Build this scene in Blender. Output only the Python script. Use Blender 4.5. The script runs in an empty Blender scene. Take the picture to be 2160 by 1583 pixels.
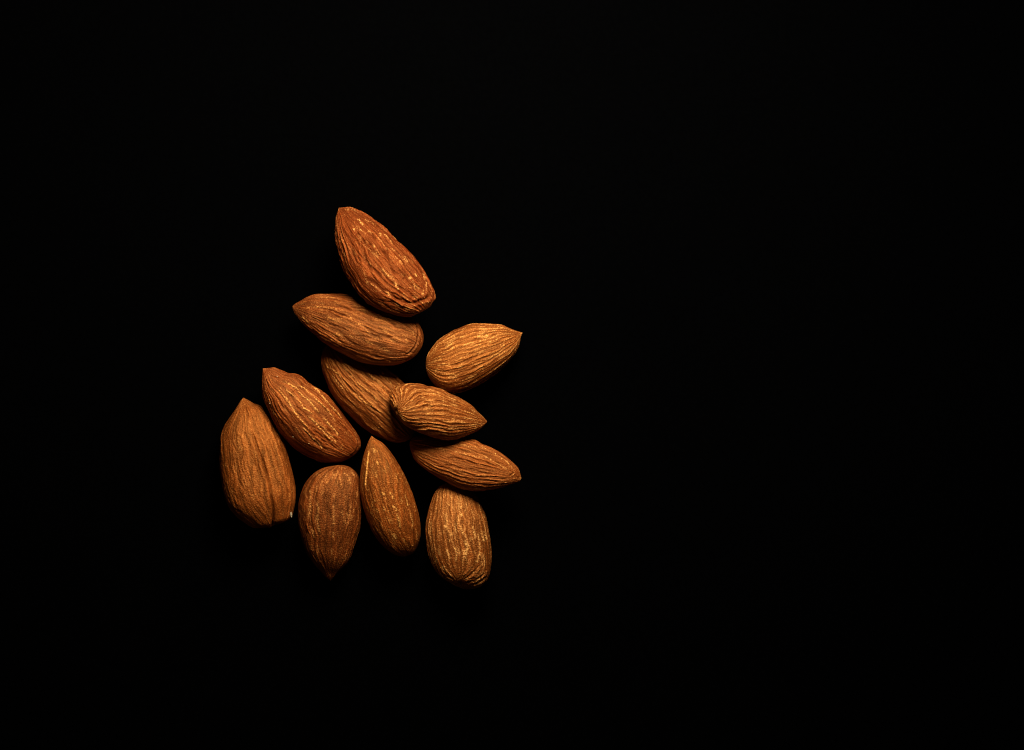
import bpy, math
import numpy as np

scene = bpy.context.scene
S = 8.5e-5            # metres per photograph pixel: an almond is about 24 mm long
CAM_H = 0.60
CX, CY = 1080.0, 791.5

# ------------------------------------------------------------------ camera
cam_data = bpy.data.cameras.new('camera')
cam_data.sensor_fit = 'HORIZONTAL'
cam_data.sensor_width = 36.0
cam_data.lens = 36.0 * CAM_H / (2160 * S)
cam_data.clip_start = 0.01
cam_data.clip_end = 20.0
cam = bpy.data.objects.new('camera', cam_data)
cam.location = (0, 0, CAM_H)
scene.collection.objects.link(cam)
scene.camera = cam

# ------------------------------------------------------------------ world: a dark studio
world = bpy.data.worlds.new('World')
scene.world = world
world.use_nodes = True
bg = world.node_tree.nodes['Background']
bg.inputs['Color'].default_value = (1.0, 0.72, 0.42, 1)
bg.inputs['Strength'].default_value = 0.0

# ------------------------------------------------------------------ lamps
AIM = ((780 - CX) * S, (CY - 860) * S, 0.003)

def area_lamp(name, azimuth, elevation, distance, size, power, color):
    d = bpy.data.lights.new(name, 'AREA')
    d.shape = 'DISK'
    d.size = size
    d.energy = power
    d.color = color
    o = bpy.data.objects.new(name, d)
    a, e = math.radians(azimuth), math.radians(elevation)
    v = (math.cos(a) * math.cos(e), math.sin(a) * math.cos(e), math.sin(e))
    o.location = tuple(AIM[i] + distance * v[i] for i in range(3))
    from mathutils import Vector
    o.rotation_euler = Vector((-v[0], -v[1], -v[2])).to_track_quat('-Z', 'Y').to_euler()
    scene.collection.objects.link(o)
    return o

area_lamp('key_lamp', 74, 47, 0.155, 0.070, 0.77, (1.0, 0.72, 0.40))
area_lamp('fill_lamp', 258, 50, 0.55, 0.30, 0.085, (1.0, 0.58, 0.25))

scene.cycles.filter_width = 1.15
scene.view_settings.view_transform = 'Standard'
scene.view_settings.look = 'None'
scene.view_settings.exposure = 0.0
scene.view_settings.gamma = 1.0
scene.view_settings.use_curve_mapping = False

# ------------------------------------------------------------------ noise (numpy)
def _hash(ix, iy, iz, seed):
    h = (ix.astype(np.int64) * 374761393 + iy.astype(np.int64) * 668265263
         + iz.astype(np.int64) * 2147483647 + seed * 144269) & 0xffffffff
    h = ((h ^ (h >> 13)) * 1274126177) & 0xffffffff
    h = ((h ^ (h >> 16)) * 2246822519) & 0xffffffff
    h = h ^ (h >> 15)
    return h

def noise3(x, y, z, seed=0):
    """gradient noise, about -1..1"""
    x0, y0, z0 = np.floor(x), np.floor(y), np.floor(z)
    fx, fy, fz = x - x0, y - y0, z - z0
    u = fx * fx * fx * (fx * (fx * 6 - 15) + 10)
    v = fy * fy * fy * (fy * (fy * 6 - 15) + 10)
    w = fz * fz * fz * (fz * (fz * 6 - 15) + 10)
    out = 0
    for dx in (0, 1):
        for dy in (0, 1):
            for dz in (0, 1):
                h = _hash(x0 + dx, y0 + dy, z0 + dz, seed)
                gx = (h & 1023) / 511.5 - 1
                gy = ((h >> 10) & 1023) / 511.5 - 1
                gz = ((h >> 20) & 1023) / 511.5 - 1
                d = gx * (fx - dx) + gy * (fy - dy) + gz * (fz - dz)
                out = out + d * (u if dx else 1 - u) * (v if dy else 1 - v) * (w if dz else 1 - w)
    return out * 1.3

def hash1(i, seed):
    i = np.asarray(i)
    return (_hash(i, i * 0 + 7, i * 0 + 13, seed) & 0xffff) / 65535.0

def smooth(a, b, x):
    t = np.clip((x - a) / (b - a), 0, 1)
    return t * t * (3 - 2 * t)

# ------------------------------------------------------------------ materials
def socket(nt, v):
    return v

def skin_material(name, dark, mid, pale, grain=0.5, rough=0.55, spec=0.9, speck=0.5, tint=(1, .56, .22)):
    m = bpy.data.materials.new(name)
    m.use_nodes = True
    nt = m.node_tree
    N, L = nt.nodes, nt.links
    bsdf = N['Principled BSDF']
    at = N.new('ShaderNodeAttribute'); at.attribute_name = 'skin'
    sep = N.new('ShaderNodeSeparateColor'); L.new(at.outputs['Color'], sep.inputs[0])
    tc = N.new('ShaderNodeTexCoord')
    n1 = N.new('ShaderNodeTexNoise'); n1.inputs['Scale'].default_value = 420; n1.inputs['Detail'].default_value = 5
    n2 = N.new('ShaderNodeTexNoise'); n2.inputs['Scale'].default_value = 4600; n2.inputs['Detail'].default_value = 3
    L.new(tc.outputs['Object'], n1.inputs['Vector']); L.new(tc.outputs['Object'], n2.inputs['Vector'])

    fb = N.new('ShaderNodeAttribute'); fb.attribute_name = 'fibre'
    n3 = N.new('ShaderNodeTexNoise'); n3.inputs['Scale'].default_value = 3.4; n3.inputs['Detail'].default_value = 4
    n3.inputs['Roughness'].default_value = .65
    L.new(fb.outputs['Vector'], n3.inputs['Vector'])

    def math_(op, a, b=None, c=None, clamp=False):
        q = N.new('ShaderNodeMath'); q.operation = op; q.use_clamp = clamp
        for k, s in enumerate((a, b, c)):
            if s is None: continue
            if isinstance(s, (int, float)): q.inputs[k].default_value = s
            else: L.new(s, q.inputs[k])
        return q.outputs[0]

    def mix(f, a, b):
        q = N.new('ShaderNodeMix'); q.data_type = 'RGBA'
        if isinstance(f, (int, float)): q.inputs[0].default_value = f
        else: L.new(f, q.inputs[0])
        for k, s in ((6, a), (7, b)):
            if isinstance(s, tuple): q.inputs[k].default_value = (*s, 1)
            else: L.new(s, q.inputs[k])
        return q.outputs[2]

    vein, flake, groove = sep.outputs[0], sep.outputs[1], sep.outputs[2]
    big = math_('SUBTRACT', n1.outputs['Fac'], 0.5)
    fine = math_('SUBTRACT', n2.outputs['Fac'], 0.5)
    strand = math_('SUBTRACT', n3.outputs['Fac'], 0.5)
    f = math_('MULTIPLY_ADD', vein, 0.95, 0.16)
    f = math_('MULTIPLY_ADD', big, .6, f)
    f = math_('MULTIPLY_ADD', strand, 1.7, f)
    f = math_('MULTIPLY_ADD', fine, 1.6 * grain, f, clamp=True)
    col = mix(f, dark, mid)
    # powdery golden specks and glitter painted into the colour, thickest along the raised strands
    sp = math_('MULTIPLY_ADD', fine, 5.0, -0.62)
    sp = math_('MULTIPLY_ADD', strand, 1.6, sp)
    sp = math_('MULTIPLY_ADD', vein, 0.5, sp, clamp=True)
    col = mix(math_('MULTIPLY', sp, speck), col, pale)
    g = math_('MULTIPLY_ADD', fine, 3.6, flake)
    g = math_('MULTIPLY', g, math_('MULTIPLY', flake, 1.6, clamp=True), clamp=True)
    col = mix(g, col, pale)
    col = mix(math_('MULTIPLY', groove, 0.65, clamp=True), col, tuple(c * 0.4 for c in dark))
    L.new(col, bsdf.inputs['Base Color'])
    r = math_('MULTIPLY_ADD', fine, 0.5, rough, clamp=True)
    L.new(r, bsdf.inputs['Roughness'])
    L.new(math_('MULTIPLY_ADD', groove, -.8 * spec, spec, clamp=True), bsdf.inputs['Specular IOR Level'])
    bsdf.inputs['Specular Tint'].default_value = (*tint, 1)
    bp = N.new('ShaderNodeBump'); bp.inputs['Distance'].default_value = 0.0003
    bp.inputs['Strength'].default_value = grain
    L.new(math_('MULTIPLY_ADD', n3.outputs['Fac'], 1.0, math_('MULTIPLY', n2.outputs['Fac'], 0.7)), bp.inputs['Height'])
    L.new(bp.outputs['Normal'], bsdf.inputs['Normal'])
    return m

def plain_material(name, color, rough=0.8, spec=0.3, nscale=3000, amount=0.4):
    m = bpy.data.materials.new(name)
    m.use_nodes = True
    nt = m.node_tree
    N, L = nt.nodes, nt.links
    b = N['Principled BSDF']
    tc = N.new('ShaderNodeTexCoord')
    n = N.new('ShaderNodeTexNoise'); n.inputs['Scale'].default_value = nscale; n.inputs['Detail'].default_value = 4
    L.new(tc.outputs['Object'], n.inputs['Vector'])
    q = N.new('ShaderNodeMix'); q.data_type = 'RGBA'
    L.new(n.outputs['Fac'], q.inputs[0])
    q.inputs[6].default_value = (*[c * (1 - amount) for c in color], 1)
    q.inputs[7].default_value = (*[min(1, c * (1 + amount)) for c in color], 1)
    L.new(q.outputs[2], b.inputs['Base Color'])
    b.inputs['Roughness'].default_value = rough
    b.inputs['Specular IOR Level'].default_value = spec
    return m

# ------------------------------------------------------------------ the black surface
def tabletop():
    w, t = 0.9, 0.02
    v = [(sx * w, sy * w, z) for z in (-t, 0) for sx, sy in ((-1, -1), (1, -1), (1, 1), (-1, 1))]
    f = [(3, 2, 1, 0), (4, 5, 6, 7)] + [(i, (i + 1) % 4, 4 + (i + 1) % 4, 4 + i) for i in range(4)]
    me = bpy.data.meshes.new('tabletop')
    me.from_pydata(v, [], f)
    me.materials.append(plain_material('matte black board', (0.00034, 0.00045, 0.00076), 1.0, 0.0, 900, 0.25))
    o = bpy.data.objects.new('tabletop', me)
    o['kind'] = 'structure'
    o['label'] = 'flat matte black surface under the almonds'
    scene.collection.objects.link(o)
tabletop()

# ------------------------------------------------------------------ almonds: silhouettes and characters
# outline: (x, y) measured on an enlargement with origin (x0, y0) and factor k; first point is the tip, 'base' the blunt pole
A = {}
A['top'] = dict(o=(680, 420, 6.088), base=(1330, 1425), pts=[(205, 108), (300, 104), (365, 108), (480, 160), (600, 230), (720, 320), (850, 430), (960, 545), (1090, 660), (1220, 810), (1320, 960), (1400, 1110), (1440, 1220), (1440, 1290), (1390, 1370), (1330, 1425), (1180, 1490), (1090, 1510), (950, 1495), (820, 1450), (700, 1400), (590, 1330), (480, 1220), (400, 1090), (300, 940), (240, 790), (190, 620), (165, 480), (165, 320), (178, 200)])
A['second'] = dict(o=(600, 600, 6.968), base=(1985, 985), pts=[(105, 320), (150, 285), (230, 245), (330, 190), (450, 150), (650, 146), (830, 148), (1000, 165), (1200, 200), (1400, 260), (1600, 330), (1780, 420), (1900, 520), (1980, 600), (2035, 700), (2048, 800), (2030, 900), (1985, 985), (1920, 1060), (1830, 1120), (1700, 1170), (1550, 1195), (1350, 1190), (1150, 1150), (1000, 1090), (850, 1020), (700, 940), (560, 850), (440, 740), (330, 650), (230, 540), (160, 450), (120, 380)])
A['right'] = dict(o=(880, 670, 9.0), base=(165, 880), pts=[(2000, 290), (1850, 245), (1700, 185), (1580, 138), (1300, 130), (1030, 138), (850, 195), (720, 240), (600, 310), (490, 375), (390, 450), (300, 560), (220, 680), (175, 790), (165, 880), (175, 1010), (230, 1130), (300, 1230), (390, 1330), (480, 1390), (600, 1425), (740, 1425), (900, 1390), (1100, 1310), (1300, 1200), (1500, 1060), (1700, 880), (1850, 700), (1930, 530), (1955, 430), (1970, 360)])
A['middle'] = dict(o=(670, 720, 7.195), base=(140, 40), pts=[(1440, 1460), (1490, 1270), (1490, 1100), (1460, 930), (1400, 770), (1310, 640), (1240, 560), (1150, 490), (1000, 385), (850, 280), (680, 160), (500, 60), (350, 0), (230, -10), (140, 40), (85, 130), (62, 225), (56, 310), (65, 400), (90, 480), (140, 620), (200, 770), (300, 920), (420, 1060), (560, 1200), (700, 1310), (850, 1410), (1000, 1480), (1150, 1532), (1280, 1530), (1380, 1500)])
A['small'] = dict(o=(800, 790, 8.64), base=(330, 710), pts=[(1965, 862), (1900, 790), (1800, 700), (1700, 590), (1560, 490), (1420, 410), (1280, 350), (1150, 275), (1050, 245), (950, 225), (880, 226), (800, 195), (680, 172), (520, 168), (400, 190), (300, 225), (230, 285), (200, 350), (195, 430), (205, 510), (230, 590), (270, 655), (330, 710), (400, 840), (500, 935), (620, 1000), (760, 1060), (900, 1110), (1050, 1160), (1200, 1190), (1350, 1185), (1500, 1150), (1650, 1090), (1780, 1030), (1880, 960), (1940, 900)])
A['tall'] = dict(o=(540, 760, 6.883), base=(1410, 1395), pts=[(112, 122), (200, 118), (280, 115), (370, 150), (460, 190), (560, 200), (650, 230), (720, 280), (760, 325), (880, 400), (1000, 480), (1110, 590), (1220, 730), (1330, 880), (1430, 1020), (1500, 1150), (1515, 1220), (1490, 1300), (1410, 1395), (1280, 1460), (1150, 1485), (1000, 1480), (850, 1440), (700, 1370), (560, 1280), (440, 1160), (340, 1030), (260, 900), (190, 740), (140, 620), (105, 480), (97, 330), (105, 220)])
A['left'] = dict(o=(450, 830, 5.279), base=(680, 1468), pts=[(330, 50), (400, 85), (450, 115), (520, 135), (580, 170), (640, 240), (690, 330), (740, 430), (790, 540), (830, 680), (870, 830), (900, 960), (918, 1080), (912, 1200), (895, 1290), (870, 1375), (800, 1430), (680, 1468), (600, 1490), (520, 1500), (440, 1490), (350, 1440), (260, 1370), (180, 1280), (140, 1180), (105, 1060), (80, 900), (68, 760), (75, 600), (85, 480), (120, 380), (180, 280), (240, 190), (290, 100)])
A['lower'] = dict(o=(850, 900, 8.0), base=(105, 310), pts=[(1997, 875), (1975, 790), (1940, 700), (1850, 610), (1720, 500), (1600, 420), (1450, 345), (1320, 295), (1240, 245), (1150, 220), (900, 175), (700, 155), (500, 145), (300, 155), (180, 190), (120, 240), (105, 310), (120, 390), (150, 460), (200, 560), (280, 650), (380, 730), (480, 800), (600, 870), (750, 950), (900, 1020), (1050, 1060), (1200, 1080), (1350, 1075), (1500, 1050), (1700, 1010), (1850, 960), (1960, 928)])
A['dark'] = dict(o=(610, 960, 5.653), base=(600, 122), pts=[(490, 1505), (530, 1460), (580, 1400), (650, 1340), (720, 1240), (760, 1130), (800, 1000), (840, 860), (858, 700), (865, 560), (860, 420), (840, 290), (800, 210), (730, 150), (660, 125), (600, 120), (560, 124), (420, 150), (320, 200), (240, 270), (170, 370), (130, 480), (105, 600), (103, 720), (115, 860), (145, 1000), (180, 1120), (230, 1220), (300, 1310), (380, 1400), (430, 1460)])
A['slim'] = dict(o=(740, 900, 5.457), base=(680, 1485), pts=[(245, 105), (290, 140), (370, 190), (450, 280), (530, 400), (600, 530), (660, 660), (710, 780), (750, 900), (780, 1020), (797, 1150), (795, 1270), (770, 1370), (730, 1450), (680, 1485), (600, 1505), (500, 1480), (420, 1430), (340, 1350), (270, 1250), (210, 1120), (160, 980), (125, 850), (108, 720), (108, 600), (125, 460), (150, 340), (190, 220), (215, 155)])
A['corner'] = dict(o=(880, 1010, 6.333), base=(650, 1478), pts=[(440, 45), (560, 70), (680, 125), (770, 200), (830, 300), (875, 410), (920, 540), (950, 700), (975, 850), (990, 1050), (980, 1200), (955, 1320), (890, 1410), (800, 1460), (650, 1478), (560, 1450), (460, 1400), (350, 1330), (270, 1250), (200, 1120), (160, 1000), (130, 860), (112, 720), (120, 580), (150, 430), (190, 300), (240, 180), (320, 90)])

def ch(name, **k):
    A[name].update(k)

# b: thickness over width, box: squareness of the section, roll: degrees, K: wrinkles round the nut,
# ridge / fine / dent: relief in photo pixels, flake: amount of pale dry streaks
ch('top', spec=0.65, tint=(1, 0.4, 0.15), mottle=0.4, speck=0.3, b=0.76, box=0.82, roll=-18, K=22, ridge=2.1, fine=1.15, dent=2.6, flake=0.3, seed=11, grain=.6, group_z=5,
   dark=(0.0520, 0.0097, 0.0026), mid=(0.1299, 0.0250, 0.0053), pale=(0.62, 0.36, 0.13))
ch('second', tint=(1, 0.52, 0.22), mottle=0.4, speck=0.45, lines=0.1, b=0.78, box=0.82, roll=-16, K=24, ridge=1.3, fine=0.9, dent=2.2, flake=0.25, seed=23, grain=.55,
   dark=(0.0428, 0.0103, 0.0030), mid=(0.1554, 0.0361, 0.0074), pale=(0.52, 0.27, 0.085))
ch('right', tint=(1, .54, .20), mottle=0.5, speck=0.5, lines=0.3, warp=.6, cw=1.1, b=0.8, box=0.92, roll=16, K=36, ridge=1.35, fine=0.9, dent=1.4, flake=0.55, seed=35, grain=.55,
   dark=(0.0673, 0.0152, 0.0030), mid=(0.2072, 0.0582, 0.0105), pale=(0.68, 0.4, 0.14))
ch('middle', tint=(1, .50, .19), mottle=0.3, lines=0.3, cw=.75, warp=.7, b=0.78, box=0.92, roll=10, K=24, ridge=1.7, fine=.6, dent=1.4, flake=.28, seed=47, grain=.45,
   dark=(0.0490, 0.0119, 0.0026), mid=(0.1619, 0.0374, 0.0063), pale=(0.52, 0.3, 0.1))
ch('small', tint=(1, 0.55, 0.2), mottle=0.4, speck=0.4, lines=0.35, warp=.6, cw=1.1, b=0.8, box=0.88, roll=20, K=32, ridge=1.6, fine=0.8, dent=1.6, flake=0.5, seed=59, grain=.6,
   dark=(0.0581, 0.0124, 0.0026), mid=(0.1947, 0.0496, 0.0089), pale=(0.68, 0.41, 0.15))
ch('tall', tint=(1, 0.46, 0.18), mottle=0.3, speck=0.3, lines=0.1, cw=.7, warp=.8, b=0.8, box=0.8, roll=-20, K=22, ridge=1.3, fine=1.0, dent=1.5, flake=0.12, seed=61, grain=.5,
   dark=(0.0520, 0.0103, 0.0026), mid=(0.1898, 0.0405, 0.0074), pale=(0.64, 0.36, 0.12))
ch('left', tint=(1, 0.51, 0.18), mottle=0.3, speck=0.5, lines=0.15, rough=.50, spec=1.0, b=0.78, box=0.94, roll=-4, K=20, ridge=0.75, fine=0.4, dent=1.6, flake=.10, seed=73, grain=0.7,
   dark=(0.0673, 0.0184, 0.0035), mid=(0.2040, 0.0506, 0.0081), pale=(0.5, 0.27, 0.09))
ch('lower', tint=(1, 0.5, 0.19), mottle=0.3, speck=0.35, paletip=0.8, lines=0.2, warp=.75, b=0.8, box=0.88, roll=18, K=30, ridge=1.6, fine=0.9, dent=1.6, flake=.35, seed=85, grain=.6,
   dark=(0.0581, 0.0130, 0.0026), mid=(0.2003, 0.0474, 0.0086), pale=(0.64, 0.37, 0.13))
ch('dark', tint=(1, 0.5, 0.2), paletip=.05, mottle=0.5, speck=0.7, lines=0.1, rough=.50, spec=1.0, b=0.84, box=0.98, roll=-4, K=20, ridge=0.7, fine=0.35, dent=1.8, flake=0.35, seed=97, grain=0.75,
   dark=(0.0398, 0.0097, 0.0026), mid=(0.1625, 0.0361, 0.0066), pale=(0.44, 0.22, 0.075))
ch('slim', tint=(1, 0.5, 0.18), mottle=0.4, speck=0.65, rough=.50, spec=1.0, b=0.92, box=0.96, roll=-6, K=18, ridge=0.5, fine=0.25, dent=1.6, flake=0.15, seed=109, grain=0.7,
   dark=(0.0581, 0.0162, 0.0030), mid=(0.2057, 0.0480, 0.0070), pale=(0.6, 0.34, 0.11))
ch('corner', mottle=0.6, speck=0.75, lines=0.3, warp=.7, rough=.50, spec=1.0, b=0.86, box=0.97, roll=4, K=30, ridge=0.9, fine=0.45, dent=1.2, flake=0.5, seed=121, grain=0.75,
   dark=(0.0643, 0.0184, 0.0035), mid=(0.2110, 0.0536, 0.0089), pale=(0.6, 0.36, 0.14))

GROUP = 'whole almonds heaped on the black surface'
LABELS = dict(
    top='reddish wrinkled almond at the top of the heap, blunt tip pointing up',
    second='brown almond lying under the topmost almond, pointed tip to the left',
    right='golden ribbed almond lying apart on the right, tip pointing right',
    middle='half hidden almond in the middle of the heap, under two other almonds',
    small='short golden almond lying on the half hidden one, dark base scar at left',
    tall='orange almond with long pale veins and a cut square tip at upper left',
    left='broad leftmost almond with a long crack and a pale chip near its base',
    lower='almond with shaded left half and blunt pale tip, lowest of the right-pointing ones',
    dark='darkest almond at the bottom, its tip pointing straight down',
    slim='slim smooth almond with pale dashes, standing between two bottom almonds, narrow tip up',
    corner='streaked golden almond at the bottom right, its tip hidden under another almond')

# ------------------------------------------------------------------ almond geometry
def dense_outline(a):
    x0, y0, k = a['o']
    P = np.array(a['pts'], float)
    ib = int(np.argmin(((P - np.array(a['base'])) ** 2).sum(1)))
    P = np.stack([x0 + P[:, 0] / k, -(y0 + P[:, 1] / k)], 1)     # photo pixels, y up
    n = len(P)

    def curve(idx):                                              # Catmull-Rom through the points, ends kept
        Q = P[[i % n for i in idx]]
        out = []
        for i in range(len(Q) - 1):
            p1, p2 = Q[i], Q[i + 1]
            p0 = Q[i - 1] if i else 2 * p1 - p2
            p3 = Q[i + 2] if i + 2 < len(Q) else 2 * p2 - p1
            if i == 0 and idx[0] % n == ib: p0 = P[(idx[0] - (idx[1] - idx[0])) % n]
            if i == len(Q) - 2 and idx[-1] % n == ib: p3 = P[(idx[-1] + (idx[-1] - idx[-2])) % n]
            t = np.linspace(0, 1, 16, endpoint=False)[:, None]
            out.append(.5 * (2 * p1 + (p2 - p0) * t + (2 * p0 - 5 * p1 + 4 * p2 - p3) * t * t
                             + (3 * p1 - p0 - 3 * p2 + p3) * t ** 3))
        C = np.concatenate(out + [Q[-1:]])
        for _ in range(10):
            C[1:-1] = .25 * C[:-2] + .5 * C[1:-1] + .25 * C[2:]
        return C
    one = curve(list(range(ib, -1, -1)))                         # base -> tip
    two = curve(list(range(ib, n + 1)))
    d = P[0] - P[ib]
    side = lambda C: np.mean((C - P[ib]) @ np.array([-d[1], d[0]]))
    return (one, two) if side(one) > side(two) else (two, one)   # left, right

def at_len(C, lam):
    s = np.concatenate([[0], np.cumsum(np.hypot(*np.diff(C, axis=0).T))])
    s /= s[-1]
    return np.stack([np.interp(lam, s, C[:, 0]), np.interp(lam, s, C[:, 1])], 1)

def body(a, N, M):
    """base surface (photo pixels, z up, spine at z = 0): points[N, M, 3], theta, lam, half widths"""
    Lc, Rc = dense_outline(a)
    u = np.linspace(0, 1, N)
    lam = .55 * u + .45 * (1 - np.cos(np.pi * u)) / 2
    lam = np.clip(lam, .0012, .9988)
    l, r = at_len(Lc, lam), at_len(Rc, lam)
    c, h = (l + r) / 2, (r - l) / 2
    hw = np.hypot(h[:, 0], h[:, 1])
    tq = np.linspace(0, 2 * np.pi, 2001)
    cs, sn = np.cos(tq), np.sin(tq)
    px = np.sign(cs) * np.abs(cs) ** a['box']
    py = a['b'] * np.sign(sn) * np.abs(sn) ** a['box']
    ro = math.radians(a['roll'])
    qx, qy = px * math.cos(ro) - py * math.sin(ro), px * math.sin(ro) + py * math.cos(ro)
    f = np.abs(qx).max()
    qx, qy = qx / f, qy / f
    arc = np.concatenate([[0], np.cumsum(np.hypot(np.diff(qx), np.diff(qy)))])
    th = np.linspace(0, 2 * np.pi, M, endpoint=False)            # even steps along the girth
    qx, qy = (np.interp(th / (2 * np.pi) * arc[-1], arc, q) for q in (qx, qy))
    X = c[:, None, 0] + h[:, None, 0] * qx
    Y = c[:, None, 1] + h[:, None, 1] * qx
    Z = hw[:, None] * qy * np.ones_like(X)
    return np.stack([X, Y, Z], -1), th, lam, hw, c

def grid_normals(P):
    dt = np.roll(P, -1, 1) - np.roll(P, 1, 1)
    dl = np.gradient(P, axis=0)
    n = np.cross(dt, dl)
    n /= np.linalg.norm(n, axis=-1, keepdims=True) + 1e-12
    cen = P.mean(1, keepdims=True)
    if np.mean(((P - cen) * n).sum(-1)) < 0: n = -n
    return n

def relief(a, th, lam, hw, P):
    """wrinkles, dents and the pigment that goes with them"""
    sd = a['seed']
    T, Lm = np.meshgrid(th, lam)
    c, s = np.cos(T), np.sin(T)
    long_ = Lm * 4.2
    taper = np.clip(hw / hw.max(), 0, 1)[:, None] ** .8
    tw = a.get('twist', 0) * (Lm - .5)

    wp = a.get('warp', 1.0); cw = a.get('cw', 1.0)

    if 'fan' in a:                                  # wrinkles gather on a scar that shows inside the outline
        x0, y0, k = a['o']
        fx, fy, rad = a['fan']
        Lc, Rc = dense_outline(a)
        v = P[..., :2] - np.array([x0 + fx / k, -(y0 + fy / k)])
        ax = Lc[-1] - Lc[0]; ax = ax / np.hypot(*ax)
        al = np.arctan2(ax[0] * v[..., 1] - ax[1] * v[..., 0], v @ ax)
        dist = np.hypot(v[..., 0], v[..., 1])
        wgt = np.exp(-(dist / rad) ** 2) * (T < np.pi)
        T = T * (1 - wgt) + (np.pi / 2 + al) * wgt
        scar = np.exp(-(dist / 4.5) ** 2) * (P[..., 2] > 0)
    else:
        scar = 0
    def layer(K, w1, w2, seed, width, gw):
        w1, w2 = w1 * wp, w2 * wp
        w = (T + tw) * K / (2 * np.pi)
        w = w + w1 * noise3(c * 1.1, s * 1.1, long_ * .55, seed) + w2 * noise3(c * 3.1, s * 3.1, long_ * 2.1, seed + 1)
        w = w + .16 * noise3(c * 7, s * 7, long_ * 5.5, seed + 5)
        fl = np.floor(w)
        f = w - fl
        i = np.mod(fl, K)
        j = np.mod(np.round(w), K)
        along = noise3(i * 3.7, i * 0 + .5, long_ * 1.3, seed + 2)
        amp = np.clip(.25 + .75 * hash1(i, seed + 3) + 1.0 * along, 0, 1.5)
        crest = np.exp(-((f - .5) / width) ** 2)
        gal = noise3(j * 5.1, j * 0 + .5, long_ * 1.7, seed + 4)
        gamp = np.clip(.3 + .6 * hash1(j, seed + 6) + 1.1 * gal, 0, 1.4)
        g = np.abs(w - np.round(w))
        groove = np.exp(-(g / gw) ** 2) * gamp
        return crest * amp, groove, crest, along

    K = a['K']
    r1, g1, c1, al1 = layer(K, 1.5, .65, sd, .22 * cw, .11)
    r2, g2, c2, al2 = layer(int(K * 2.3), 2.4, 1.3, sd + 40, .26, .17)
    r3, g3, c3, al3 = layer(int(K * 4.3), 3.0, 1.6, sd + 140, .3, .22)
    patch = noise3(c * 1.6 + 9, s * 1.6, long_ * .8, sd + 70)
    rough_patch = smooth(-.35, .35, patch)
    mid = smooth(.0, .10, Lm) * (1 - smooth(.93, 1.0, Lm) * .6)
    D = 1.25 * a['ridge'] * (r1 - .75 * g1) * taper * mid * (.55 + .6 * rough_patch)
    D = D + (1.3 * a['fine'] * (r2 - .8 * g2) + .4 * a['fine'] * (r3 - g3)) * taper * mid * (.35 + .9 * rough_patch)
    D = D + a['dent'] * taper * (noise3(c * 1.3 + 3, s * 1.3, long_ * .7, sd + 90)
                                 + .4 * noise3(c * 3, s * 3, long_ * 2.0, sd + 91))
    D = D + .30 * taper * noise3(c * 16, s * 16, long_ * 14, sd + 92) * (.5 + rough_patch)
    # pale dry streaks sit on the ridges, in dashes
    dash = noise3(c * 4.5, s * 4.5, long_ * 2.4, sd + 95)
    fb = .45 - .7 * a['flake']
    flake = np.clip(c1 * smooth(fb, fb + .45, dash + .35 * al1 + .1), 0, 1) * a['flake']
    flake = flake + .55 * a['flake'] * c2 * smooth(.05, .5, al2) * smooth(-.2, .4, patch)
    line = smooth(.5, .95, c1) * smooth(.15, .8, np.clip(.55 + al1 + .5 * patch, 0, 1)) * mid
    flake = np.maximum(flake, a.get('lines', 0) * line)
    spots = smooth(.18, .5, noise3(c * 6, s * 6, long_ * 3.2, sd + 120) + .35 * noise3(c * 14, s * 14, long_ * 8, sd + 121) + .25 * patch)
    flake = np.maximum(flake, a.get('mottle', 0) * spots * (.35 + .65 * np.clip(c2, 0, 1)))
    vein = np.clip(.55 * r1 + .35 * r2 + .2 * r3 + .25 * patch, 0, 1)
    groove = np.clip(.85 * g1 + .6 * g2 + .3 * g3, 0, 1) * taper * min(1, .35 + a['ridge'] * .4)
    D = D - 3.5 * scar
    groove = np.maximum(groove, scar)
    if 'strokes' in a:
        jx, jy = noise3(P[..., 0] * .12, P[..., 1] * .12, T * 0, sd + 7), noise3(P[..., 0] * .3, P[..., 1] * .3, T * 0, sd + 8)
        for h, w, amt, pts in a['strokes']:
            d, sg, run = line_dist(P, pts, a['o'])
            e = smooth(-.02, .18, run) * (1 - smooth(.82, 1.02, run))
            d = np.abs(d * np.where(sg < 0, -1, 1) + 1.6 * jx + .8 * jy) if len(pts) > 2 else np.abs(d) + .6 * jy
            q = np.exp(-(d / w) ** 2) * e
            if h > 0: q = q * (.35 + .65 * smooth(-.45, .15, jy + .6 * jx + .5 * noise3(P[..., 0] * .6, P[..., 1] * .6, T * 0, sd + 9)))
            D = D + h * q
            if h > 0:
                flake = np.maximum(flake, amt * q * (.75 + .5 * jy)); groove = groove * (1 - q)
            else:
                groove = np.maximum(groove, amt * q)
    if 'extra' in a:
        D, vein, flake, groove = a['extra'](a, P, T, Lm, D, vein, flake, groove, taper)
    return D, np.clip(vein, 0, 1), np.clip(flake, 0, 1), np.clip(groove, 0, 1)

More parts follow.
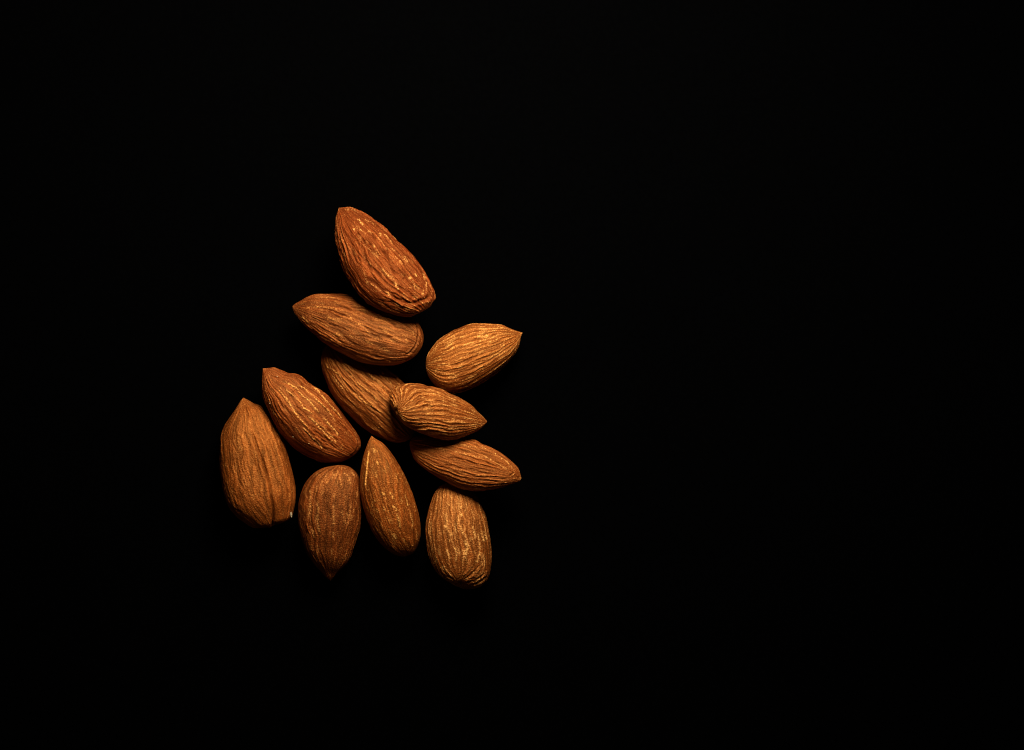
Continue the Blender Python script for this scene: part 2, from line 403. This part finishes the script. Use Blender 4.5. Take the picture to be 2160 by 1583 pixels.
def line_dist(P, pts, o):
    """distance in photo pixels from each surface point to a polyline given on an enlargement; top side only"""
    x0, y0, k = o
    Q = np.array([(x0 + x / k, -(y0 + y / k)) for x, y in pts])
    best = np.full(P.shape[:2], 1e9)
    sgn = np.zeros(P.shape[:2]); run = np.zeros(P.shape[:2])
    for i in range(len(Q) - 1):
        d = Q[i + 1] - Q[i]
        v = P[..., :2] - Q[i]
        t = np.clip((v @ d) / (d @ d), 0, 1)
        e = v - t[..., None] * d
        dist = np.hypot(e[..., 0], e[..., 1])
        side = np.sign(d[0] * e[..., 1] - d[1] * e[..., 0])
        m = dist < best
        best = np.where(m, dist, best); sgn = np.where(m, side, sgn)
        run = np.where(m, (i + t) / (len(Q) - 1), run)
    best = np.where(P[..., 2] < 0, 1e9, best)
    return best, sgn, run

def crack_left(a, P, T, Lm, D, vein, flake, groove, taper):
    d, sg, run = line_dist(P, [(370, 180), (420, 330), (480, 520), (560, 720), (625, 900), (655, 1050), (675, 1180), (690, 1300), (685, 1400), (670, 1470)], a['o'])
    k = smooth(0, .35, run)
    deep = np.exp(-(d / 2.5) ** 2) * k * (.4 + 1.0 * run)
    D = D - 5.5 * deep
    D = D + 2.4 * np.exp(-((d - 7) / 5.0) ** 2) * k * (sg < 0)
    return D, vein, flake, np.maximum(groove, deep)

def seam_slim(a, P, T, Lm, D, vein, flake, groove, taper):
    d, sg, run = line_dist(P, [(225, 250), (210, 350), (200, 450), (192, 540), (183, 600), (178, 720)], a['o'])
    e = smooth(0, .1, run) * (1 - smooth(.9, 1, run))
    D = D + 1.3 * np.exp(-((d - .5) / 1.6) ** 2) * e * (sg < 0) - 1.0 * np.exp(-(d / 1.4) ** 2) * e * (sg > 0)
    flake = np.maximum(flake, .8 * np.exp(-(d / 1.3) ** 2) * e)
    return D, vein, flake, groove

def rim(pts, w=1.5, h=1.6):
    def fn(a, P, T, Lm, D, vein, flake, groove, taper):
        d, sg, run = line_dist(P, pts, a['o'])
        e = smooth(0, .12, run) * (1 - smooth(.88, 1, run))
        D = D - h * np.exp(-(d / w) ** 2) * e
        D = D + .7 * h * np.exp(-((d - 2.6 * w) / (1.4 * w)) ** 2) * e
        return D, vein, flake, np.maximum(groove, .8 * np.exp(-(d / (w * .8)) ** 2) * e)
    return fn

def wrinkled_base(a, P, T, Lm, D, vein, flake, groove, taper):
    d, sg, run = line_dist(P, [(880, 1230), (960, 1290), (1060, 1320), (1160, 1350), (1240, 1330), (1330, 1290), (1400, 1240)], a['o'])
    e = smooth(0, .15, run) * (1 - smooth(.85, 1, run))
    wob = noise3(P[..., 0] * .09, P[..., 1] * .09, P[..., 2] * .09, 5)
    dd = d + 2.5 * wob
    D = D - 3.4 * np.exp(-((dd) / 2.6) ** 2) * e + 1.8 * np.exp(-((dd - 6.5) / 2.6) ** 2) * e
    D = D + 2.4 * smooth(-.2, .5, noise3(P[..., 0] * .07, P[..., 1] * .07, P[..., 2] * .07, 8)) * np.exp(-(d / 22) ** 2)
    return D, vein, flake, np.maximum(groove, np.exp(-(dd / 2.0) ** 2) * e)

A['left']['extra'] = crack_left
A['slim']['extra'] = seam_slim
A['top']['extra'] = wrinkled_base
A['second']['extra'] = rim([(1900, 520), (1955, 620), (1975, 740), (1960, 850), (1915, 940), (1850, 1010), (1760, 1060)], 1.4, 1.5)
A['tall']['extra'] = rim([(1440, 1080), (1480, 1180), (1475, 1260), (1440, 1330), (1370, 1390)], 1.1, 1.3)

def strokes(name, *items):
    A[name]['strokes'] = items

H, W_ = 1.3, 1.5
strokes('top', *[(.6, w * 1.3, .72, p) for w, p in (
    (1.6, [(440, 245), (490, 290), (545, 355)]), (1.6, [(590, 405), (620, 430), (650, 465)]), (1.8, [(395, 380), (430, 425)]),
    (1.5, [(470, 385), (515, 420)]), (2.0, [(735, 440), (760, 490)]), (1.0, [(770, 450), (840, 500), (890, 570), (910, 620)]),
    (1.6, [(570, 540), (600, 600)]), (1.3, [(540, 260), (610, 295)]), (1.6, [(650, 590), (690, 635)]), (1.6, [(940, 745), (975, 785)]),
    (2.0, [(990, 800), (1040, 850)]), (1.5, [(1075, 770), (1110, 830)]), (2.0, [(845, 960), (870, 1020)]),
    (2.4, [(940, 1060), (965, 1120), (1000, 1190)]), (2.4, [(1110, 1000), (1150, 1045)]), (1.2, [(1150, 1040), (1195, 1110), (1190, 1190)]),
    (2.0, [(1300, 1170), (1285, 1250)]), (1.0, [(1290, 960), (1340, 1090), (1335, 1220)]), (1.2, [(1190, 960), (1225, 1010)]),
    (1.8, [(830, 1190), (900, 1280)]), (1.2, [(620, 1090), (700, 1140), (780, 1210)]), (1.2, [(880, 640), (950, 680)]),
    (1.0, [(235, 560), (300, 525)]))] + [(-1.8, 1.4, .9, p) for p in (
    [(280, 480), (400, 600), (500, 740), (600, 830), (640, 960), (720, 1080)], [(430, 490), (560, 610), (680, 690), (770, 760)],
    [(830, 650), (850, 780), (900, 900), (960, 1010)], [(1010, 830), (1080, 980), (1040, 1060)], [(540, 620), (560, 760)], [(600, 650), (620, 760)])])
strokes('second', *[(.7, w, .6, p) for w, p in (
    (2.2, [(380, 335), (560, 335), (720, 355), (880, 415)]), (2.0, [(880, 415), (1050, 540), (1180, 640), (1300, 760)]),
    (1.8, [(1440, 670), (1560, 740), (1660, 800)]), (2.4, [(1640, 770), (1740, 850)]), (2.2, [(1790, 800), (1835, 880)]),
    (2.0, [(620, 450), (750, 540), (860, 570)]), (1.5, [(1550, 630), (1620, 700)]), (1.8, [(1890, 690), (1930, 800)]),
    (1.8, [(1190, 830), (1330, 890)]), (1.8, [(440, 200), (640, 190), (840, 215)]))] + [(.8, 2.0, 1.0, [(255, 465), (300, 520), (375, 570)])] + [
    (-1.6, 1.2, .9, p) for p in ([(620, 570), (740, 610), (870, 650), (990, 720)], [(1000, 760), (1200, 770), (1350, 820), (1550, 880)],
    [(520, 375), (700, 385), (860, 450), (980, 500)], [(1100, 690), (1300, 740), (1480, 830)], [(1200, 640), (1400, 740)], [(380, 470), (560, 560)])])
strokes('tall', *[(h * 1.3, w * 1.2, .9, p) for h, w, p in (
    (1.3, 1.7, [(300, 385), (400, 480), (500, 600), (580, 740), (690, 880), (760, 960), (810, 1080)]),
    (1.4, 1.5, [(390, 255), (490, 340), (600, 400), (690, 510), (790, 590), (880, 700), (980, 790)]),
    (1.3, 1.5, [(420, 360), (480, 450), (580, 520), (660, 610), (710, 690), (800, 740), (900, 830)]),
    (1.6, 1.7, [(970, 800), (1040, 890), (1110, 970), (1180, 1050), (1210, 1110)]),
    (1.0, 1.1, [(560, 330), (700, 400), (820, 500), (940, 620), (1050, 720), (1130, 840), (1200, 960)]),
    (.8, 1.0, [(780, 350), (900, 430), (1000, 540), (1080, 650), (1190, 760), (1290, 900)]),
    (1.4, 1.4, [(740, 780), (860, 880), (960, 1000), (1060, 1100), (1150, 1240)]),
    (1.3, 1.3, [(680, 940), (800, 1080), (900, 1180), (1000, 1300)]), (1.2, 1.3, [(900, 870), (1010, 990), (1120, 1110), (1200, 1240)]))] + [
    (-2.0, 1.3, .95, p) for p in ([(800, 960), (900, 1080), (980, 1160), (1080, 1260)], [(700, 990), (840, 1150), (960, 1270)],
    [(880, 960), (980, 1060), (1090, 1200), (1180, 1300)], [(590, 640), (690, 740), (820, 860)], [(1040, 960), (1140, 1090)])] + [
    (-1.6, 1.3, .9, [(150, 230), (170, 310), (210, 400)]), (-1.2, 1.0, .8, [(220, 215), (300, 245), (360, 260)])])
strokes('middle', *[(1.5, 1.8, .7, p) for p in (
    [(125, 320), (160, 400), (250, 440), (340, 510), (420, 590)], [(235, 480), (270, 570), (350, 670), (440, 760)],
    [(350, 330), (440, 420), (520, 510), (600, 580)], [(730, 430), (830, 540), (950, 640), (1080, 790)],
    [(480, 750), (620, 820), (760, 940), (900, 1020), (1040, 1110)], [(560, 580), (700, 690), (840, 800), (960, 940)],
    [(960, 450), (1060, 560), (1150, 680)])])
strokes('slim', *[(.5, w * 1.3, 1.0, p) for w, p in (
    (2.0, [(375, 735), (395, 790)]), (1.8, [(380, 910), (405, 965)]), (2.2, [(485, 890), (520, 930), (545, 975)]),
    (1.7, [(530, 980), (565, 1080), (580, 1170)]), (1.2, [(670, 940), (695, 1030), (715, 1100), (705, 1175)]), (1.8, [(270, 820), (300, 860)]),
    (2.6, [(265, 240), (290, 300)]), (1.6, [(310, 390), (325, 440)]), (1.5, [(485, 780), (505, 850)]), (1.6, [(460, 740), (470, 780)]),
    (1.8, [(300, 930), (325, 990)]), (2.6, [(490, 1220), (530, 1290)]), (1.0, [(620, 760), (650, 860), (670, 920)]), (1.0, [(700, 1380), (725, 1350)]))])
strokes('corner', *[(.6, w * 1.3, 1.0, p) for w, p in (
    (1.7, [(570, 595), (605, 670), (625, 745)]), (2.4, [(640, 780), (675, 900), (650, 1000), (655, 1090)]), (1.8, [(730, 600), (765, 700), (785, 800)]),
    (1.4, [(815, 700), (835, 830), (835, 960)]), (1.6, [(850, 660), (880, 760), (905, 850)]), (2.4, [(455, 695), (465, 760)]), (2.6, [(370, 600), (400, 660)]),
    (1.8, [(390, 900), (425, 1000), (445, 1080)]), (2.0, [(580, 350), (605, 400)]), (1.6, [(595, 450), (600, 500)]), (1.6, [(420, 320), (445, 360)]),
    (2.4, [(830, 960), (820, 1050), (790, 1110)]), (1.6, [(500, 880), (530, 980), (520, 1100)]), (1.3, [(890, 680), (935, 820)]))] + [
    (1.3, 2.4, .45, p) for p in ([(900, 1090), (830, 1200), (720, 1310), (640, 1370)], [(950, 1180), (900, 1290), (800, 1350), (680, 1390)],
    [(740, 1130), (690, 1210), (610, 1290)], [(950, 1330), (850, 1400), (720, 1430)])] + [
    (-1.8, 1.8, .9, p) for p in ([(840, 1130), (760, 1230), (630, 1340)], [(920, 1240), (800, 1340), (640, 1385)], [(940, 1290), (830, 1375), (700, 1412)])])
strokes('dark', *[(.4, w * 1.4, .8, p) for w, p in (
    (2.0, [(350, 480), (372, 620), (355, 740), (365, 860), (410, 950)]), (1.8, [(540, 560), (552, 720), (545, 860)]), (1.4, [(545, 880), (540, 1000)]),
    (2.2, [(265, 380), (275, 480), (270, 620), (268, 770)]), (2.2, [(340, 220), (385, 270)]), (1.6, [(235, 820), (300, 900), (315, 1000)]),
    (1.2, [(600, 180), (625, 290), (640, 380)]), (1.2, [(660, 190), (720, 260), (750, 360)]), (1.2, [(520, 190), (580, 280), (600, 360)]), (1.4, [(640, 640), (655, 720)]),
    (1.3, [(730, 180), (790, 250)]), (1.2, [(750, 560), (735, 700), (700, 860)]))])
strokes('left', *[(-.9, 1.3, .8, p) for p in (
    [(570, 500), (650, 700), (720, 920), (760, 1120)], [(620, 480), (700, 680), (760, 860)], [(350, 120), (380, 190), (430, 300)],
    [(430, 640), (500, 800), (560, 1000)], [(230, 540), (300, 680)])] + [(.6, 1.8, .3, p) for p in (
    [(320, 380), (400, 460), (470, 600)], [(440, 240), (490, 320), (560, 480)], [(850, 880), (870, 1050), (850, 1240)], [(400, 980), (470, 1100)])])
strokes('lower', *[(.9, 1.4, .7, p) for p in (
    [(950, 295), (1100, 325), (1200, 370)], [(830, 400), (1000, 450), (1180, 490), (1380, 520)], [(1250, 300), (1500, 420), (1750, 590), (1880, 740)],
    [(1330, 470), (1550, 600), (1800, 740)])] + [(-1.6, 1.2, .9, p) for p in (
    [(700, 515), (850, 515), (1050, 545), (1200, 610), (1290, 680)], [(680, 640), (850, 650), (1000, 700)], [(1400, 480), (1560, 560), (1700, 680)],
    [(1000, 690), (1250, 740), (1500, 800)])] + [(-1.6, 1.4, .9, [(1880, 760), (1800, 830)]), (1.2, 1.4, .8, [(1895, 775), (1810, 845)])])
A['small']['fan'] = (312, 655, 62)
A['corner']['fan'] = (575, 1400, 42)

# ------------------------------------------------------------------ let them settle: each nut takes the lowest rest its neighbours allow
ORDER = ['right', 'middle', 'corner', 'left', 'dark', 'slim', 'tall', 'lower', 'small', 'second', 'top']
CELL, HW, HH = 3.0, 2160 // 3 + 1, 1583 // 3 + 1
EASE = dict(small=5, lower=4, second=6, top=4, tall=9, slim=10, dark=10, left=10, middle=0, corner=0, right=0)

def settle(scale):
    top = np.full((HH, HW), 0.0)
    rest = {}
    for name in ORDER:
        P, th, lam, hw, c = body(A[name], 150, 140)
        P = P.copy()
        P[..., :2] = (P[..., :2] - (CX, -CY)) * scale[name] + (CX, -CY)
        ix = np.clip((P[..., 0] / CELL).astype(int), 0, HW - 1)
        iy = np.clip((-P[..., 1] / CELL).astype(int), 0, HH - 1)
        best = None
        for slope in np.linspace(-46, 46, 47):
            z = P[..., 2] + slope * (lam[:, None] - .5)
            low = P[..., 2] <= 0
            under = top[iy, ix] - np.where(top[iy, ix] > 0, EASE[name], 0)
            need = (under - z)[low].max()
            if best is None or need < best[0] - 1e-6: best = (need, slope)
        rest[name] = best
        z = P[..., 2] + best[1] * (lam[:, None] - .5) + best[0]
        np.maximum.at(top, (iy, ix), z)
    return rest

scale = {n: 1 - 35 * S / CAM_H for n in A}
for _ in range(2):
    REST = settle(scale)
    scale = {n: 1 - REST[n][0] * S / CAM_H for n in A}
for n in ORDER:
    print('REST', n, [round(float(v), 1) for v in REST[n]])

# ------------------------------------------------------------------ build
NRING, NSEG = 270, 250

def surface_part(name, P, Nm, col, fib, r0, r1, close0, close1, parent, mat):
    """rings r0..r1 of the nut as one mesh, shading normals taken from the whole nut"""
    sub = P[r0:r1 + 1]; n = sub.shape[0]; M = P.shape[1]
    V = sub.reshape(-1, 3); NN = Nm[r0:r1 + 1].reshape(-1, 3); CC = col[r0:r1 + 1].reshape(-1, 4)
    FB = fib[r0:r1 + 1].reshape(-1, 3)
    i, j = np.meshgrid(np.arange(n - 1), np.arange(M), indexing='ij')
    k = (j + 1) % M
    F = np.stack([i * M + j, i * M + k, (i + 1) * M + k, (i + 1) * M + j], -1).reshape(-1, 4)
    loops = [F.ravel()]; starts = [np.arange(len(F)) * 4]; tot = len(F) * 4
    for flag, ring, rev in ((close0, 0, True), (close1, n - 1, False)):
        if not flag: continue
        p = sub[ring].mean(0)
        V = np.vstack([V, p]); d = Nm[r0 + ring].mean(0); NN = np.vstack([NN, d / (np.linalg.norm(d) + 1e-9)])
        CC = np.vstack([CC, col[r0 + ring].mean(0)]); FB = np.vstack([FB, fib[r0 + ring].mean(0)])
        q = len(V) - 1; a0 = ring * M + np.arange(M); a1 = ring * M + (np.arange(M) + 1) % M
        t = np.stack([a1, a0, np.full(M, q)] if rev else [a0, a1, np.full(M, q)], -1)
        loops.append(t.ravel()); starts.append(tot + np.arange(M) * 3); tot += M * 3
    loops = np.concatenate(loops); starts = np.concatenate(starts)
    me = bpy.data.meshes.new(name)
    me.vertices.add(len(V)); me.vertices.foreach_set('co', V.astype(np.float32).ravel())
    me.loops.add(len(loops)); me.loops.foreach_set('vertex_index', loops.astype(np.int32))
    me.polygons.add(len(starts)); me.polygons.foreach_set('loop_start', starts.astype(np.int32))
    me.update(calc_edges=True)
    me.validate()
    me.polygons.foreach_set('use_smooth', np.ones(len(me.polygons), bool))
    # face winding must agree with the outward normals
    f0 = me.polygons[len(me.polygons) // 2]
    if f0.normal.dot(__import__('mathutils').Vector(NN[me.loops[f0.loop_start].vertex_index])) < 0:
        me.flip_normals()
    at = me.attributes.new('skin', 'FLOAT_COLOR', 'POINT')
    at.data.foreach_set('color', CC.astype(np.float32).ravel())
    at = me.attributes.new('fibre', 'FLOAT_VECTOR', 'POINT')
    at.data.foreach_set('vector', FB.astype(np.float32).ravel())
    me.normals_split_custom_set_from_vertices(NN.astype(np.float32))
    me.materials.append(mat)
    o = bpy.data.objects.new(name, me)
    o.parent = parent
    scene.collection.objects.link(o)
    return o

def small_mesh(name, verts, faces, parent, mat, smooth_=False):
    me = bpy.data.meshes.new(name)
    me.from_pydata([tuple(map(float, v)) for v in verts], [], faces)
    if smooth_: me.polygons.foreach_set('use_smooth', np.ones(len(me.polygons), bool))
    me.materials.append(mat)
    o = bpy.data.objects.new(name, me)
    o.parent = parent
    scene.collection.objects.link(o)
    return o

chip_mat = plain_material('pale kernel flesh', (.20, .19, .165), .75, .3, 2500, .35)
dust_mat = plain_material('pale dust', (.72, .66, .55), .8, .3, 2500, .2)

def blob(center, axes, seed, n=7, m=10):
    """small irregular crumb"""
    V, F = [], []
    rng = np.random.default_rng(seed)
    for i in range(n + 1):
        p = math.pi * i / n
        for j in range(m):
            t = 2 * math.pi * j / m
            d = np.array([math.sin(p) * math.cos(t), math.sin(p) * math.sin(t), math.cos(p)])
            r = 1 + .35 * (rng.random() - .5) * math.sin(p)
            V.append(center + (d * r) @ axes)
    for i in range(n):
        for j in range(m):
            F.append((i * m + j, (i + 1) * m + j, (i + 1) * m + (j + 1) % m, i * m + (j + 1) % m))
    return V, F

def build(name):
    a = A[name]
    P, th, lam, hw, c = body(a, NRING, NSEG)
    Nb = grid_normals(P)
    D, vein, flake, groove = relief(a, th, lam, hw, P)
    photo_xy = P[..., :2].copy()
    z0, slope = REST[name]
    P = P + Nb * D[..., None]
    P[..., 2] += slope * (lam[:, None] - .5) + z0
    sc = scale[name]
    P[..., :2] = (P[..., :2] - (CX, -CY)) * sc
    P = P * S
    foot = np.array([*P[..., :2].reshape(-1, 2).mean(0), P[..., 2].min()])
    P = P - foot
    Nm = grid_normals(P)
    tipness = smooth(.955, 1.0, lam)[:, None] * np.ones_like(vein)
    vein = np.clip(vein + a.get('paletip', .35) * tipness, 0, 1)
    flake = np.clip(flake + a.get('paletip', .35) * .6 * tipness, 0, 1)
    col = np.stack([vein, flake, groove, np.ones_like(vein)], -1)
    tt, ll = np.meshgrid(th, lam)
    fib = np.stack([np.cos(tt) * 5, np.sin(tt) * 5, ll * 2.6 + a['seed']], -1)
    root = bpy.data.objects.new('almond', None)
    root.empty_display_size = .005
    root.location = foot
    root['label'] = LABELS[name]; root['category'] = 'almond'; root['group'] = GROUP
    scene.collection.objects.link(root)
    mat = skin_material('almond skin ' + name, a['dark'], a['mid'], a['pale'], a['grain'], a.get('rough', .52), a.get('spec', .9), a.get('speck', .35), a.get('tint', (1, .56, .22)))
    cut = int(np.searchsorted(lam, .962))
    low = int(np.searchsorted(lam, .022))
    surface_part('skin', P, Nm, col, fib, low, cut, False, False, root, mat)
    surface_part('tip', P, Nm, col, fib, cut, NRING - 1, False, True, root, mat)
    surface_part('base', P, Nm, col, fib, 0, low, True, False, root, mat)

    def on_top(px, py):                       # nearest point of the upper surface under a photo pixel
        q = np.hypot(photo_xy[..., 0] - px, photo_xy[..., 1] + py) + np.where(Nb[..., 2] < -.05, 1e6, 0)
        i, j = np.unravel_index(np.argmin(q), q.shape)
        return P[i, j], Nm[i, j]

    if name == 'left':
        p, n = on_top(450 + 868 / 5.279, 830 + 1345 / 5.279)
        V, F = blob(p + n * .00005, np.array([[.0002, .0001, .00005], [-.0001, .00055, -.0002], [0, .0001, .0003]]), 3)
        o = small_mesh('chip', V, F, root, chip_mat); o['label'] = 'pale chip of bare kernel beside the base'
    if name == 'tall':
        V, F = [], []
        for k, (x, y) in enumerate([(268, 765), (555, 1108), (790, 1205), (325, 240), (230, 620)]):
            p, n = on_top(540 + x / 6.883, 760 + y / 6.883)
            v, f = blob(p + n * .00004, np.eye(3) * .00007, 20 + k, 5, 6)
            F += [tuple(i + len(V) for i in q) for q in f]; V += v
        o = small_mesh('dust_specks', V, F, root, dust_mat); o['kind'] = 'stuff'
    return root

for n in ORDER:
    build(n)
